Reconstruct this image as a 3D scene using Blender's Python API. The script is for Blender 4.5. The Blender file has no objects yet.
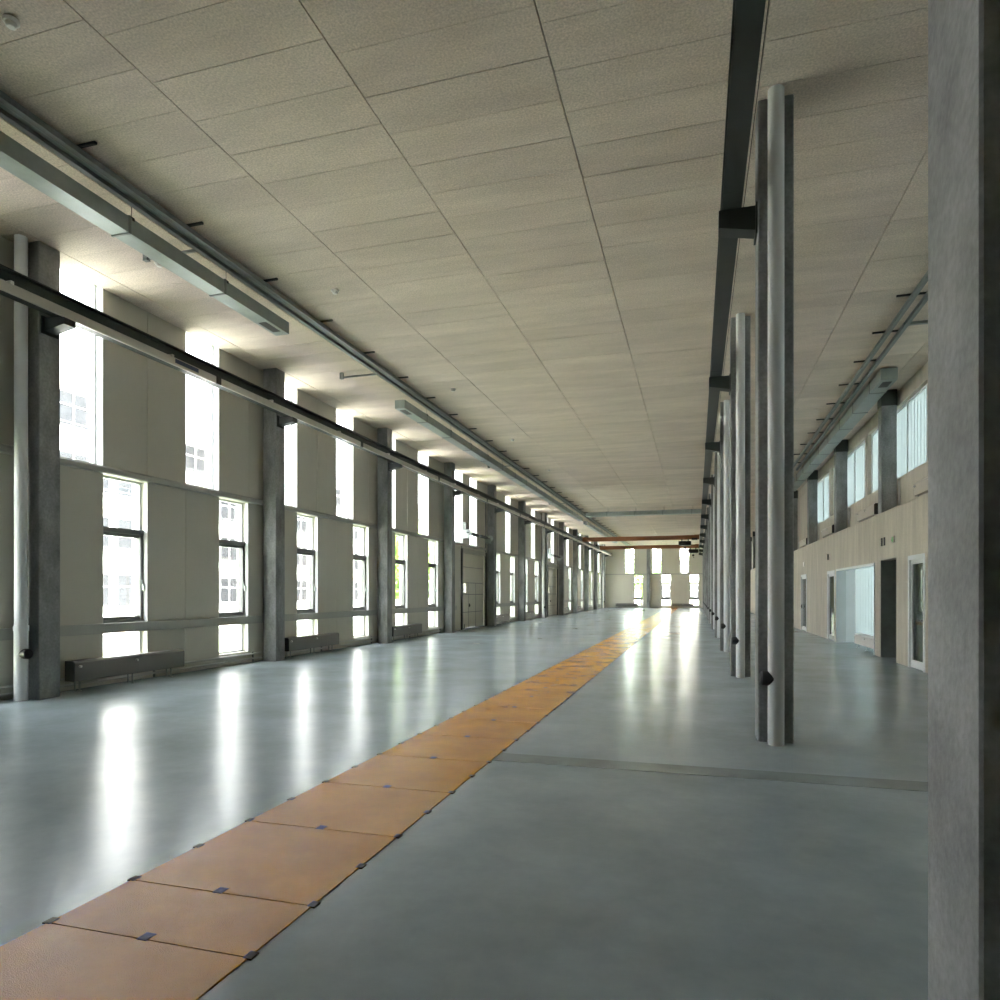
import bpy, bmesh, math, random
from mathutils import Vector, Matrix
random.seed(7)
S = bpy.context.scene
COL = S.collection

# ------------------------------------------------------------------ camera
YAW = math.atan(196.3 / 677.0)
cd = bpy.data.cameras.new('camera')
cd.sensor_width = 36.0
cd.lens = 36.0 * 0.677
cd.shift_y = 0.0935
cd.clip_start = 0.05
cd.clip_end = 400
cam = bpy.data.objects.new('camera', cd)
COL.objects.link(cam)
cam.location = (0, 0, 1.6)
cam.rotation_euler = (math.pi / 2, 0, YAW)
S.camera = cam

# ------------------------------------------------------------------ light
w = bpy.data.worlds.new('world')
S.world = w
w.use_nodes = True
bg = w.node_tree.nodes['Background']
bg.inputs[0].default_value = (0.93, 0.97, 1.0, 1)
bg.inputs[1].default_value = 4.9
sd = bpy.data.lights.new('sun', 'SUN')
sd.energy = 12.0
sd.angle = math.radians(3)
sd.color = (1.0, 0.95, 0.86)
sun = bpy.data.objects.new('sun', sd)
COL.objects.link(sun)
sun.rotation_euler = Vector((-0.12, 0.80, -0.75)).to_track_quat('-Z', 'Y').to_euler()
S.view_settings.view_transform = 'Standard'
S.view_settings.look = 'None'
S.view_settings.gamma = 1
S.view_settings.use_curve_mapping = False
S.view_settings.exposure = 2.8
cy = S.cycles
cy.max_bounces = 14
cy.diffuse_bounces = 8
cy.glossy_bounces = 4
cy.transmission_bounces = 6
cy.transparent_max_bounces = 12
cy.use_denoising = True
cy.caustics_reflective = False
cy.caustics_refractive = False

# ------------------------------------------------------------------ materials
def lin(r, g, b):
    f = lambda c: (c / 255 / 12.92) if c / 255 <= 0.04045 else ((c / 255 + 0.055) / 1.055) ** 2.4
    return (f(r), f(g), f(b), 1)

def mat(name, col, rough=0.6, metal=0.0, var=0.0, scale=2.0, stretch=(1, 1, 1), fine=0.0, fscale=60.0,
        bump=0.0, bscale=80.0, island=0.0, spec=0.5, rvar=0.0, col2=None, coat=0.0, bstretch=(1, 1, 1)):
    m = bpy.data.materials.new(name)
    m.use_nodes = True
    nt = m.node_tree
    N, L = nt.nodes, nt.links
    b = N['Principled BSDF']
    b.inputs['Roughness'].default_value = rough
    b.inputs['Metallic'].default_value = metal
    b.inputs['Specular IOR Level'].default_value = spec
    b.inputs['Coat Weight'].default_value = coat
    b.inputs['Base Color'].default_value = col
    if not (var or fine or bump or island or rvar):
        return m
    geo = N.new('ShaderNodeNewGeometry')
    mp = N.new('ShaderNodeMapping')
    mp.inputs['Scale'].default_value = stretch
    L.new(geo.outputs['Position'], mp.inputs['Vector'])
    cur = None
    def mixc(fac, a, bcol, mode='MIX'):
        x = N.new('ShaderNodeMix')
        x.data_type = 'RGBA'
        x.blend_type = mode
        if isinstance(fac, float): x.inputs[0].default_value = fac
        else: L.new(fac, x.inputs[0])
        for s, v in ((6, a), (7, bcol)):
            if isinstance(v, tuple): x.inputs[s].default_value = v
            else: L.new(v, x.inputs[s])
        return x.outputs[2]
    cur = col
    if var or col2 is not None:
        n = N.new('ShaderNodeTexNoise')
        n.inputs['Scale'].default_value = scale
        n.inputs['Detail'].default_value = 6
        n.inputs['Roughness'].default_value = 0.62
        L.new(mp.outputs[0], n.inputs['Vector'])
        r = N.new('ShaderNodeMapRange')
        r.inputs[1].default_value = 0.32
        r.inputs[2].default_value = 0.68
        L.new(n.outputs[0], r.inputs[0])
        lo = tuple(c * (1 - var) for c in col[:3]) + (1,)
        hi = col2 or tuple(min(1, c * (1 + var)) for c in col[:3]) + (1,)
        cur = mixc(r.outputs[0], lo, hi)
        if rvar:
            rr = N.new('ShaderNodeMapRange')
            rr.inputs[1].default_value = 0.3
            rr.inputs[2].default_value = 0.7
            rr.inputs[3].default_value = rough - rvar
            rr.inputs[4].default_value = rough + rvar
            L.new(n.outputs[0], rr.inputs[0])
            L.new(rr.outputs[0], b.inputs['Roughness'])
    def scal(inp, k):
        x = N.new('ShaderNodeMapRange')
        x.inputs[1].default_value = 0.3
        x.inputs[2].default_value = 0.7
        x.inputs[3].default_value = 1 - k
        x.inputs[4].default_value = 1 + k
        L.new(inp, x.inputs[0])
        return x.outputs[0]
    if fine:
        n2 = N.new('ShaderNodeTexNoise')
        n2.inputs['Scale'].default_value = fscale
        n2.inputs['Detail'].default_value = 4
        L.new(geo.outputs['Position'], n2.inputs['Vector'])
        cur = mixc(1.0, cur, scal(n2.outputs[0], fine), 'MULTIPLY')
    if island:
        x = N.new('ShaderNodeMapRange')
        x.inputs[3].default_value = 1 - island
        x.inputs[4].default_value = 1 + island
        L.new(geo.outputs['Random Per Island'], x.inputs[0])
        cur = mixc(1.0, cur, x.outputs[0], 'MULTIPLY')
    if not isinstance(cur, tuple):
        L.new(cur, b.inputs['Base Color'])
    if bump:
        mb_ = N.new('ShaderNodeMapping')
        mb_.inputs['Scale'].default_value = bstretch
        L.new(geo.outputs['Position'], mb_.inputs['Vector'])
        n3 = N.new('ShaderNodeTexNoise')
        n3.inputs['Scale'].default_value = bscale
        n3.inputs['Detail'].default_value = 3
        L.new(mb_.outputs[0], n3.inputs['Vector'])
        bp = N.new('ShaderNodeBump')
        bp.inputs['Strength'].default_value = bump
        bp.inputs['Distance'].default_value = 0.01
        L.new(n3.outputs[0], bp.inputs['Height'])
        L.new(bp.outputs[0], b.inputs['Normal'])
    return m

def glass_mat(name, tint=(1, 1, 1, 1), refl=0.06):
    m = bpy.data.materials.new(name)
    m.use_nodes = True
    nt = m.node_tree
    N, L = nt.nodes, nt.links
    N.remove(N['Principled BSDF'])
    t = N.new('ShaderNodeBsdfTransparent'); t.inputs[0].default_value = tint
    g = N.new('ShaderNodeBsdfGlossy'); g.inputs['Roughness'].default_value = 0.02
    lw = N.new('ShaderNodeLayerWeight'); lw.inputs[0].default_value = 0.25
    mr = N.new('ShaderNodeMapRange')
    mr.inputs[3].default_value = refl; mr.inputs[4].default_value = 0.6
    L.new(lw.outputs['Fresnel'], mr.inputs[0])
    x = N.new('ShaderNodeMixShader')
    L.new(mr.outputs[0], x.inputs[0]); L.new(t.outputs[0], x.inputs[1]); L.new(g.outputs[0], x.inputs[2])
    L.new(x.outputs[0], N['Material Output'].inputs[0])
    return m

def channel_mat(name, trans, diff):
    m = bpy.data.materials.new(name)
    m.use_nodes = True
    nt = m.node_tree
    N, L = nt.nodes, nt.links
    N.remove(N['Principled BSDF'])
    t = N.new('ShaderNodeBsdfTranslucent'); t.inputs[0].default_value = trans
    d = N.new('ShaderNodeBsdfDiffuse'); d.inputs[0].default_value = diff
    g = N.new('ShaderNodeBsdfGlossy'); g.inputs['Roughness'].default_value = 0.15
    a = N.new('ShaderNodeMixShader'); a.inputs[0].default_value = 0.35
    L.new(t.outputs[0], a.inputs[1]); L.new(d.outputs[0], a.inputs[2])
    x = N.new('ShaderNodeMixShader'); x.inputs[0].default_value = 0.06
    L.new(a.outputs[0], x.inputs[1]); L.new(g.outputs[0], x.inputs[2])
    L.new(x.outputs[0], N['Material Output'].inputs[0])
    return m

M = dict(
    ceil=mat('wood_wool_board', (0.63, 0.553, 0.465, 1), 0.9, var=0.10, scale=1.2, stretch=(.45, 1.8, 1), fine=0.2, fscale=45, bump=0.35, bscale=120, island=0.05, spec=0.2),
    ceil_dark=mat('dark_joint_board', (0.05, 0.045, 0.04, 1), 0.95),  # dark board behind the open ceiling joints
    conc=mat('cast_concrete', (0.225, 0.235, 0.23, 1), 0.62, var=0.42, scale=2.2, stretch=(1, 1, 0.45), fine=0.15, fscale=26, bump=0.12, bscale=40, bstretch=(0.15, 0.15, 3), spec=0.4),
    conc_big=mat('smooth_grey_concrete', (0.36, 0.375, 0.38, 1), 0.55, var=0.34, scale=1.9, stretch=(1, 1, 0.9), fine=0.13, fscale=36, bump=0.15, bscale=60, spec=0.4),
    conc_warm=mat('board_marked_concrete', (0.49, 0.455, 0.38, 1), 0.7, var=0.14, scale=1.5, stretch=(2.5, 2.5, 0.35), fine=0.06, fscale=30, bump=0.15, bscale=14, bstretch=(1, 1, 0.05), spec=0.3),
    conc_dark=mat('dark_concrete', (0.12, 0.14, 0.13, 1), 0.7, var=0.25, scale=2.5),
    panel=mat('coated_wall_panel', (0.52, 0.505, 0.43, 1), 0.5, var=0.04, scale=0.6, island=0.02, spec=0.35),
    trim=mat('coated_steel_trim', (0.37, 0.37, 0.33, 1), 0.45, var=0.05, scale=1.5),
    frame=mat('grey_window_frame', (0.16, 0.17, 0.16, 1), 0.4, var=0.05),
    wframe=mat('light_window_frame', (0.62, 0.65, 0.66, 1), 0.4, var=0.03),
    reveal=mat('white_reveal', (0.80, 0.82, 0.84, 1), 0.5, var=0.02),
    steel=mat('dark_painted_steel', (0.03, 0.037, 0.034, 1), 0.5, var=0.12, scale=3),
    bar=mat('pale_conductor_bar', (0.50, 0.48, 0.42, 1), 0.4, var=0.06),
    black=mat('black_plastic', (0.012, 0.012, 0.013, 1), 0.4, var=0.05),
    zinc=mat('galvanised_sheet', (0.36, 0.40, 0.38, 1), 0.46, metal=0.55, var=0.10, scale=5, rvar=0.06),
    zinc_dark=mat('dull_galvanised_steel', (0.23, 0.25, 0.24, 1), 0.5, metal=0.4, var=0.10, scale=5),
    pipe=mat('grey_plastic_pipe', (0.66, 0.68, 0.69, 1), 0.4, var=0.03, scale=3),
    hpipe=mat('white_lacquered_pipe', (0.50, 0.50, 0.47, 1), 0.35, var=0.03),
    rad=mat('grey_radiator_enamel', (0.17, 0.165, 0.15, 1), 0.42, var=0.04),
    rad_end=mat('dark_radiator_end', (0.03, 0.03, 0.03, 1), 0.5, var=0.05),
    rad_alcove=mat('light_radiator_enamel', (0.66, 0.62, 0.60, 1), 0.42, var=0.03),
    rad_pale=mat('pale_radiator_enamel', (0.46, 0.42, 0.36, 1), 0.42, var=0.04),
    knob=mat('white_knob', (0.75, 0.75, 0.72, 1), 0.3, var=0.02),
    orange=mat('orange_brown_crane_paint', (0.235, 0.09, 0.032, 1), 0.5, var=0.08),
    doorp=mat('pale_door_panel', (0.56, 0.54, 0.45, 1), 0.45, var=0.03),
    white=mat('white_plastic', (0.78, 0.77, 0.72, 1), 0.4, var=0.02),
    blue=mat('dark_blue_label', (0.03, 0.05, 0.12, 1), 0.4, var=0.05),
    green=mat('green_sign', (0.08, 0.36, 0.10, 1), 0.5, var=0.03),
    lug=mat('worn_steel_lug', (0.10, 0.085, 0.06, 1), 0.6, var=0.3, scale=40, spec=0.2),
    chan=mat('trench_cover', (0.165, 0.197, 0.208, 1), 0.23, var=0.16, scale=3, rvar=0.03),
    facade=mat('pale_facade', (0.72, 0.70, 0.66, 1), 0.7, var=0.05, scale=0.5),
    slabm=mat('white_slab_edge', (0.80, 0.80, 0.78, 1), 0.6, var=0.03),
    bwin=mat('grey_building_glass', (0.042, 0.044, 0.046, 1), 0.5, var=0.1, spec=0.0),
    grass=mat('grass_ground', (0.30, 0.35, 0.20, 1), 0.9, var=0.35, scale=6, fine=0.3, fscale=50),
    road=mat('asphalt', (0.42, 0.42, 0.46, 1), 0.85, var=0.1, scale=4),
    pave=mat('pale_paving', (0.66, 0.64, 0.60, 1), 0.8, var=0.06, scale=3),
    leaf=mat('green_foliage', (0.20, 0.34, 0.06, 1), 0.6, var=0.4, scale=3),
    bark=mat('bark', (0.13, 0.10, 0.07, 1), 0.9, var=0.3, scale=8),
    glass=glass_mat('clear_glass'),
    gglass=glass_mat('green_tinted_glass', (0.48, 0.60, 0.53, 1), 0.25),
    chan_glass=channel_mat('channel_glass', (0.235, 0.265, 0.265, 1), (0.68, 0.75, 0.77, 1)),
)

# floor: grey-blue sealed screed with cloudy sheen
def floor_mat():
    m = mat('sealed_grey_floor', (0.285, 0.340, 0.362, 1), 0.232, var=0.40, scale=0.7, fine=0.05, fscale=9,
            bump=0.10, bscale=2.2, rvar=0.035, spec=0.25)
    return m
M['floor'] = floor_mat()
for nd in M['floor'].node_tree.nodes:
    if nd.type == 'MAP_RANGE' and abs(nd.inputs[1].default_value - .32) < .001: nd.inputs[1].default_value = 0.1; nd.inputs[2].default_value = 0.9
    if nd.type == 'MAP_RANGE' and abs(nd.inputs[1].default_value - .3) < .001: nd.inputs[1].default_value = 0.1; nd.inputs[2].default_value = 0.9
for nd in M['floor'].node_tree.nodes:
    if nd.type == 'TEX_NOISE' and abs(nd.inputs['Scale'].default_value - 0.55) < .01: nd.inputs['Detail'].default_value = 2.5; nd.inputs['Roughness'].default_value = 0.45

def plate_mat():
    m = mat('ochre_coated_plate', (0.40, 0.150, 0.001, 1), 0.215, var=0.0, scale=2.0, col2=(0.76, 0.36, 0.020, 1),
            bump=0.35, bscale=190, rvar=0.04, spec=0.22, island=0.06)
    return m
M['plate'] = plate_mat()
for nd in M['plate'].node_tree.nodes:
    if nd.type == 'TEX_NOISE' and nd.inputs['Scale'].default_value < 2: nd.inputs['Detail'].default_value = 2.5
    if nd.type == 'MAP_RANGE' and .29 < nd.inputs[1].default_value < .33: nd.inputs[1].default_value = 0.1; nd.inputs[2].default_value = 0.9

# ------------------------------------------------------------------ mesh helpers
class MB:
    def __init__(s): s.bm = bmesh.new()
    def box(s, x0, x1, y0, y1, z0, z1, bev=0.0):
        v = [s.bm.verts.new(p) for p in ((x0, y0, z0), (x1, y0, z0), (x1, y1, z0), (x0, y1, z0),
                                          (x0, y0, z1), (x1, y0, z1), (x1, y1, z1), (x0, y1, z1))]
        f = [s.bm.faces.new([v[i] for i in q]) for q in ((0, 3, 2, 1), (4, 5, 6, 7), (0, 1, 5, 4), (1, 2, 6, 5), (2, 3, 7, 6), (3, 0, 4, 7))]
        if bev:
            es = set(e for q in f for e in q.edges)
            bmesh.ops.bevel(s.bm, geom=list(es), offset=bev, segments=2, affect='EDGES', profile=0.6)
        return s
    def prism(s, pts, axis, a, b):
        # pts in the plane of the two other axes (cyclic order), extruded along axis a..b
        def P(p, t):
            return {'x': (t, p[0], p[1]), 'y': (p[0], t, p[1]), 'z': (p[0], p[1], t)}[axis]
        A = [s.bm.verts.new(P(p, a)) for p in pts]
        B = [s.bm.verts.new(P(p, b)) for p in pts]
        n = len(pts)
        s.bm.faces.new(A); s.bm.faces.new(list(reversed(B)))
        for i in range(n):
            s.bm.faces.new((A[i], B[i], B[(i + 1) % n], A[(i + 1) % n]))
        return s
    def tube(s, p0, p1, r0, r1=None, n=16, caps=True):
        r1 = r0 if r1 is None else r1
        p0, p1 = Vector(p0), Vector(p1)
        d = (p1 - p0).normalized()
        u = d.orthogonal().normalized()
        v = d.cross(u)
        A, B = [], []
        for i in range(n):
            t = 2 * math.pi * i / n
            o = u * math.cos(t) + v * math.sin(t)
            A.append(s.bm.verts.new(p0 + o * r0)); B.append(s.bm.verts.new(p1 + o * r1))
        for i in range(n):
            f = s.bm.faces.new((A[i], A[(i + 1) % n], B[(i + 1) % n], B[i])); f.smooth = True
        if caps:
            s.bm.faces.new([s.bm.verts.new(q.co) for q in reversed(A)]); s.bm.faces.new([s.bm.verts.new(q.co) for q in B])
        return s
    def ball(s, c, r, sx=1, sy=1, sz=1, sub=2):
        mtx = Matrix.Translation(c) @ Matrix.Diagonal((sx, sy, sz, 1))
        g = bmesh.ops.create_icosphere(s.bm, subdivisions=sub, radius=r, matrix=mtx)
        for v in g['verts']:
            for f in v.link_faces: f.smooth = True
        return s
    def lathe(s, c, prof, n=24):
        # prof: list of (r, z) offsets about a vertical axis at c
        rings = []
        for r, z in prof:
            rings.append([s.bm.verts.new((c[0] + r * math.cos(2 * math.pi * i / n), c[1] + r * math.sin(2 * math.pi * i / n), c[2] + z)) for i in range(n)])
        for a, b in zip(rings, rings[1:]):
            for i in range(n):
                f = s.bm.faces.new((a[i], a[(i + 1) % n], b[(i + 1) % n], b[i])); f.smooth = True
        s.bm.faces.new([s.bm.verts.new(q.co) for q in reversed(rings[0])]); s.bm.faces.new([s.bm.verts.new(q.co) for q in rings[-1]])
        return s
    def build(s, name, m, parent=None, origin=None):
        if origin is not None:
            bmesh.ops.translate(s.bm, verts=s.bm.verts, vec=[-c for c in origin])
        bmesh.ops.recalc_face_normals(s.bm, faces=s.bm.faces)
        me = bpy.data.meshes.new(name)
        s.bm.to_mesh(me); s.bm.free()
        me.materials.append(m)
        o = bpy.data.objects.new(name, me)
        COL.objects.link(o)
        if origin is not None and parent is None: o.location = origin
        if parent is not None: o.parent = parent
        return o

def tag(o, label=None, cat=None, group=None, kind=None):
    if label: o['label'] = label
    if cat: o['category'] = cat
    if group: o['group'] = group
    if kind: o['kind'] = kind
    return o

def thing(name, loc, label, cat, group=None, kind=None):
    o = bpy.data.objects.new(name, None)
    o.empty_display_size = 0.1
    COL.objects.link(o)
    o.location = loc
    return tag(o, label, cat, group, kind)

def dup(root, loc, label, group=None):
    r = root.copy(); COL.objects.link(r); r.location = loc
    r['label'] = label
    if group: r['group'] = group
    for ch in list(root.children):
        c = ch.copy(); COL.objects.link(c); c.parent = r
        for g in list(ch.children):
            d = g.copy(); COL.objects.link(d); d.parent = c
    return r

ORD = ['nearest', 'second', 'third', 'fourth', 'fifth', 'sixth', 'seventh', 'eighth', 'ninth', 'tenth', 'eleventh', 'twelfth',
       'thirteenth', 'fourteenth', 'fifteenth', 'sixteenth', 'seventeenth', 'eighteenth', 'nineteenth', 'twentieth',
       'twenty-first', 'twenty-second', 'twenty-third', 'twenty-fourth', 'twenty-fifth', 'twenty-sixth', 'twenty-seventh', 'twenty-eighth']
def nth(i):
    return ORD[i] + (' from the camera' if i else ' to the camera')

# ------------------------------------------------------------------ dimensions (metres)
XL = -9.975            # inner face of the left facade
XR = 4.45              # face of the lower right concrete wall
XU = 5.10              # set-back upper right wall
Y0, Y1 = -5.55, 77.45  # near and far ends of the hall
H = 6.93
HT = H + .11           # head of the upper windows, just above the ceiling line
LW = 0.30              # facade thickness
PITCH = 6.0
RC0 = 7.81             # first right column (front face)
LC0 = 7.88             # first left column

# ------------------------------------------------------------------ structure
o = MB().box(XL - LW, 8.2, Y0 - .3, Y1 + .3, -0.2, 0.0).build('floor', M['floor'])
tag(o, 'polished blue-grey screed floor of the long hall', 'floor', kind='structure')

# ceiling boards with open joints
mb = MB()
JX = -1.40
xs = [JX + 2.03 * i for i in range(-5, 5)]
xs = [XL] + [x for x in xs if XL + .1 < x < XU] + [XU + 0.35]
for i in range(len(xs) - 1):
    y = Y0 - 0.3 + (0.0, 0.2, 0.41)[i % 3]
    mb.box(xs[i] + .007, xs[i + 1] - .007, Y0 - .3, y - .003, H, H + .05)
    while y < Y1 - .02:
        ye = min(y + 0.612, Y1)
        dz = random.uniform(0, 0.003)
        g = random.choice((0.003, 0.003, 0.0045))
        mb.box(xs[i] + .007, xs[i + 1] - .007, y + g, ye - g, H + dz, H + .05)
        y = ye
o = mb.build('ceiling', M['ceil'])
tag(o, 'beige wood-wool board ceiling with dark joints', 'ceiling', kind='structure')
bk = MB().box(XL, XU + .4, Y0 - .3, Y1, H + .05, H + .3).build('backing', M['ceil_dark'], o)

# left facade -------------------------------------------------------
G0 = 8.45
def gy(k): return G0 + k
KMIN, KMAX = -14, 68
DOORS = ((28.3, 31.75), (46.3, 49.75))
def in_door(y):
    for n, (a, b) in enumerate(DOORS):
        if a - .8 < y < b + .3: return True
    return False
UP_OPEN, LOW_OPEN = [], []
for k in range(-3, KMAX + 1):
    c = gy(k) + .5
    doorbay = (25.9 < c < 31.9) or (43.9 < c < 49.9)
    if k % 3 == 0 and not doorbay: UP_OPEN.append((gy(k), gy(k) + 1))
    if k % 3 == 1 and not doorbay: LOW_OPEN.append((gy(k), gy(k) + 1))
for d in (0, 18):
    UP_OPEN += [(27.45 + d, 28.45 + d), (29.45 + d, 30.45 + d)]
UP_OPEN.sort()
Z_SILL, Z_L0, Z_L1 = 0.26, 3.70, 3.83

def facade(name, spans_up, spans_low, y0, y1, doors, place, label, grid):
    """panels of one facade; place(a0,a1,z0,z1,d0,d1) puts a box at along-range, height-range, depth-range"""
    mb = MB()
    g = .004
    def solid(a0, a1, z0, z1):
        # cut at the module grid so that seams show
        cuts = [a0] + [c for c in grid if a0 + .05 < c < a1 - .05] + [a1]
        for p, q in zip(cuts, cuts[1:]):
            place(mb, p + (g if p != a0 else 0), q - (g if q != a1 else 0), z0, z1, 0, LW)
        for c in cuts[1:-1]:
            place(mb, c - .03, c + .03, z0, z1, .02, LW - .02)
    def tier(open_, z0, z1):
        y = y0
        for a, b in sorted(open_):
            if a > y + .01: solid(y, a, z0, z1)
            y = b
        if y < y1: solid(y, y1, z0, z1)
    tier(spans_up, Z_L1, H + .3)
    for a, b in spans_up:
        place(mb, a, b, HT, H + .3, 0, LW)
    tier(spans_low + list(doors), 0, Z_L0)
    for a, b in spans_low:
        place(mb, a, b, 0, Z_SILL, 0, LW)
    # band between the tiers (behind the steel ledge)
    place(mb, y0, y1, Z_L0, Z_L1, 0, LW)
    for a, b in doors:
        place(mb, a, b, 3.43, Z_L0, 0, LW)
    return tag(mb.build(name, M['panel']), label, 'wall', kind='structure')

def placeL(mb, a0, a1, z0, z1, d0, d1): mb.box(XL - d1, XL - d0, a0, a1, z0, z1)
facade('wall_left', UP_OPEN, LOW_OPEN, Y0, Y1, DOORS, placeL, 'left long wall of beige-grey metal panels with tall windows', [gy(k) for k in range(KMIN, KMAX + 1)])

# end facade (along X)
E_UP = [(-7.74, -6.72), (-4.76, -3.74), (-1.76, -0.76), (1.24, 2.24)]
E_LOW = [(-6.74, -5.74), (-3.74, -2.72), (-0.72, 0.28), (2.24, 3.24)]
def placeE(mb, a0, a1, z0, z1, d0, d1): mb.box(a0, a1, Y1 + d0, Y1 + d1, z0, z1)
facade('wall_end', E_UP, E_LOW, XL - LW, XU + .35, (), placeE, 'far end wall of pale panels with two rows of windows', [XL + k for k in range(1, 15)])

# wall behind the camera
o = MB().box(XL - LW, XU + .35, Y0 - .3, Y0, 0, H).build('wall_near', M['conc_warm'])
tag(o, 'solid concrete wall behind the camera', 'wall', kind='structure')

# steel ledges between the tiers, rail bands
TR = [0]
def trim(mb, label, m=None):
    TR[0] += 1
    return tag(mb.build('trim_%d' % TR[0], m or M['trim']), label, 'trim', kind='structure')
def ledge_prof(sgn, x):   # (x,z) profile of the ledge
    return [(x - sgn * .02, Z_L0), (x + sgn * .05, Z_L0), (x + sgn * .075, Z_L0 + .02), (x + sgn * .075, Z_L1 - .035), (x + sgn * .045, Z_L1), (x - sgn * .02, Z_L1)]
trim(MB().prism(ledge_prof(1, XL), 'y', Y0, Y1), 'long grey steel ledge at mid height along the left panel wall')
trim(MB().box(XL, XU, Y1 - .07, Y1 + .02, Z_L0, Z_L1, .01), 'grey steel ledge at mid height across the far end wall')
for (a, b), lb in zip(((Y0, 27.55), (32.3, 45.6), (50.3, Y1)), ('before the first sectional door', 'between the two sectional doors', 'beyond the second sectional door')):
    trim(MB().box(XL - .02, XL + .06, a, b, 0.90, 1.075, .006), 'grey knee-high protection rail on the left wall ' + lb)
WN = [0]

# windows -----------------------------------------------------------
def win_parts_upper(root, Mfn):
    fr = MB()
    Mfn(fr, 0, 1, Z_L1, Z_L1 + .05, .15, .22); Mfn(fr, 0, 1, HT - .03, HT, .15, .22)
    Mfn(fr, 0, .04, Z_L1 + .05, HT - .03, .15, .22); Mfn(fr, .96, 1, Z_L1 + .05, HT - .03, .15, .22)
    fr.build('window_frame', M['wframe'], root)
    p = MB(); Mfn(p, .04, .96, Z_L1 + .05, HT - .03, .18, .19); p.build('pane', M['glass'], root)
    r = MB()
    Mfn(r, 0, .006, Z_L1, HT, .004, .15); Mfn(r, .994, 1, Z_L1, HT, .004, .15)
    r.build('reveal', M['reveal'], root)
def win_parts_lower(root, Mfn):
    fr = MB()
    z0, z1, zt0, zt1, zb0, zb1 = Z_SILL, Z_L0, 2.70, 2.79, 0.90, 1.12
    Mfn(fr, 0, 1, z0, z0 + .04, .15, .22); Mfn(fr, 0, 1, z1 - .04, z1, .15, .22)
    Mfn(fr, 0, .04, z0 + .04, zb0, .15, .22); Mfn(fr, .96, 1, z0 + .04, zb0, .15, .22)
    Mfn(fr, 0, .04, zt1, z1 - .04, .15, .22); Mfn(fr, .96, 1, zt1, z1 - .04, .15, .22)
    fr.build('window_frame', M['wframe'], root)
    for a, b in ((z0 + .04, zb0), (zt1, z1 - .04)):
        p = MB(); Mfn(p, .04, .96, a, b, .18, .19); p.build('pane', M['glass'], root)
    c = MB()   # casement: transom, sill rail and dark stiles
    Mfn(c, 0, 1, zt0, zt1, .08, .22); Mfn(c, 0, 1, zb0, zb1, .08, .22)
    Mfn(c, 0, .07, zb1, zt0, .10, .22); Mfn(c, .93, 1, zb1, zt0, .10, .22)
    Mfn(c, .07, .93, zb1, zb1 + .06, .12, .20); Mfn(c, .07, .93, zt0 - .06, zt0, .12, .20)
    cs = c.build('casement', M['frame'], root)
    p = MB(); Mfn(p, .07, .93, zb1 + .06, zt0 - .06, .15, .16); p.build('pane', M['glass'], cs)
    h = MB(); Mfn(h, .945, .975, 1.70, 1.86, .085, .10); Mfn(h, .95, .97, 1.66, 1.78, .05, .085); h.build('handle', M['zinc'], cs)
    r = MB()
    Mfn(r, 0, .006, z0, z1, .004, .08); Mfn(r, .994, 1, z0, z1, .004, .08)
    r.build('reveal', M['reveal'], root)
def fnL(mb, a0, a1, z0, z1, d0, d1): mb.box(-d1, -d0, a0, a1, z0, z1)
def fnE(mb, a0, a1, z0, z1, d0, d1): mb.box(a0, a1, d0, d1, z0, z1)
def win_series(spans, parts, fn, locf, lab, group):
    proto = None
    for i, (a, b) in enumerate(spans):
        WN[0] += 1
        nm = 'window_%d' % WN[0]
        lb = lab(i)
        if proto is None:
            proto = thing(nm, locf(a), lb, 'window', group, 'structure')
            parts(proto, fn)
        else:
            r = dup(proto, locf(a), lb, group); r.name = nm
OUT_ = lambda t: (lambda i: 'left wall ' + t + ' window beside the camera, outside the frame')
win_series([w_ for w_ in UP_OPEN if w_[0] < 8], win_parts_upper, fnL, lambda a: (XL, a, 0), OUT_('upper'), 'upper windows beside the camera')
win_series([w_ for w_ in LOW_OPEN if w_[0] < 8], win_parts_lower, fnL, lambda a: (XL, a, 0), OUT_('lower'), 'lower windows beside the camera')
UP_OPEN = [w_ for w_ in UP_OPEN if w_[0] > 8]
LOW_OPEN = [w_ for w_ in LOW_OPEN if w_[0] > 8]
win_series(UP_OPEN, win_parts_upper, fnL, lambda a: (XL, a, 0), lambda i: 'tall upper window of the left wall, ' + nth(i), 'upper windows of the left wall')
win_series(LOW_OPEN, win_parts_lower, fnL, lambda a: (XL, a, 0), lambda i: 'lower window with dark casement in the left wall, ' + nth(i), 'lower windows of the left wall')
PL = ['leftmost', 'second from the left', 'third from the left', 'rightmost']
win_series(E_UP, win_parts_upper, fnE, lambda a: (a, Y1, 0), lambda i: 'upper window of the far end wall, ' + PL[i], 'upper windows of the end wall')
win_series(E_LOW, win_parts_lower, fnE, lambda a: (a, Y1, 0), lambda i: 'lower window of the far end wall, ' + PL[i], 'lower windows of the end wall')

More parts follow.
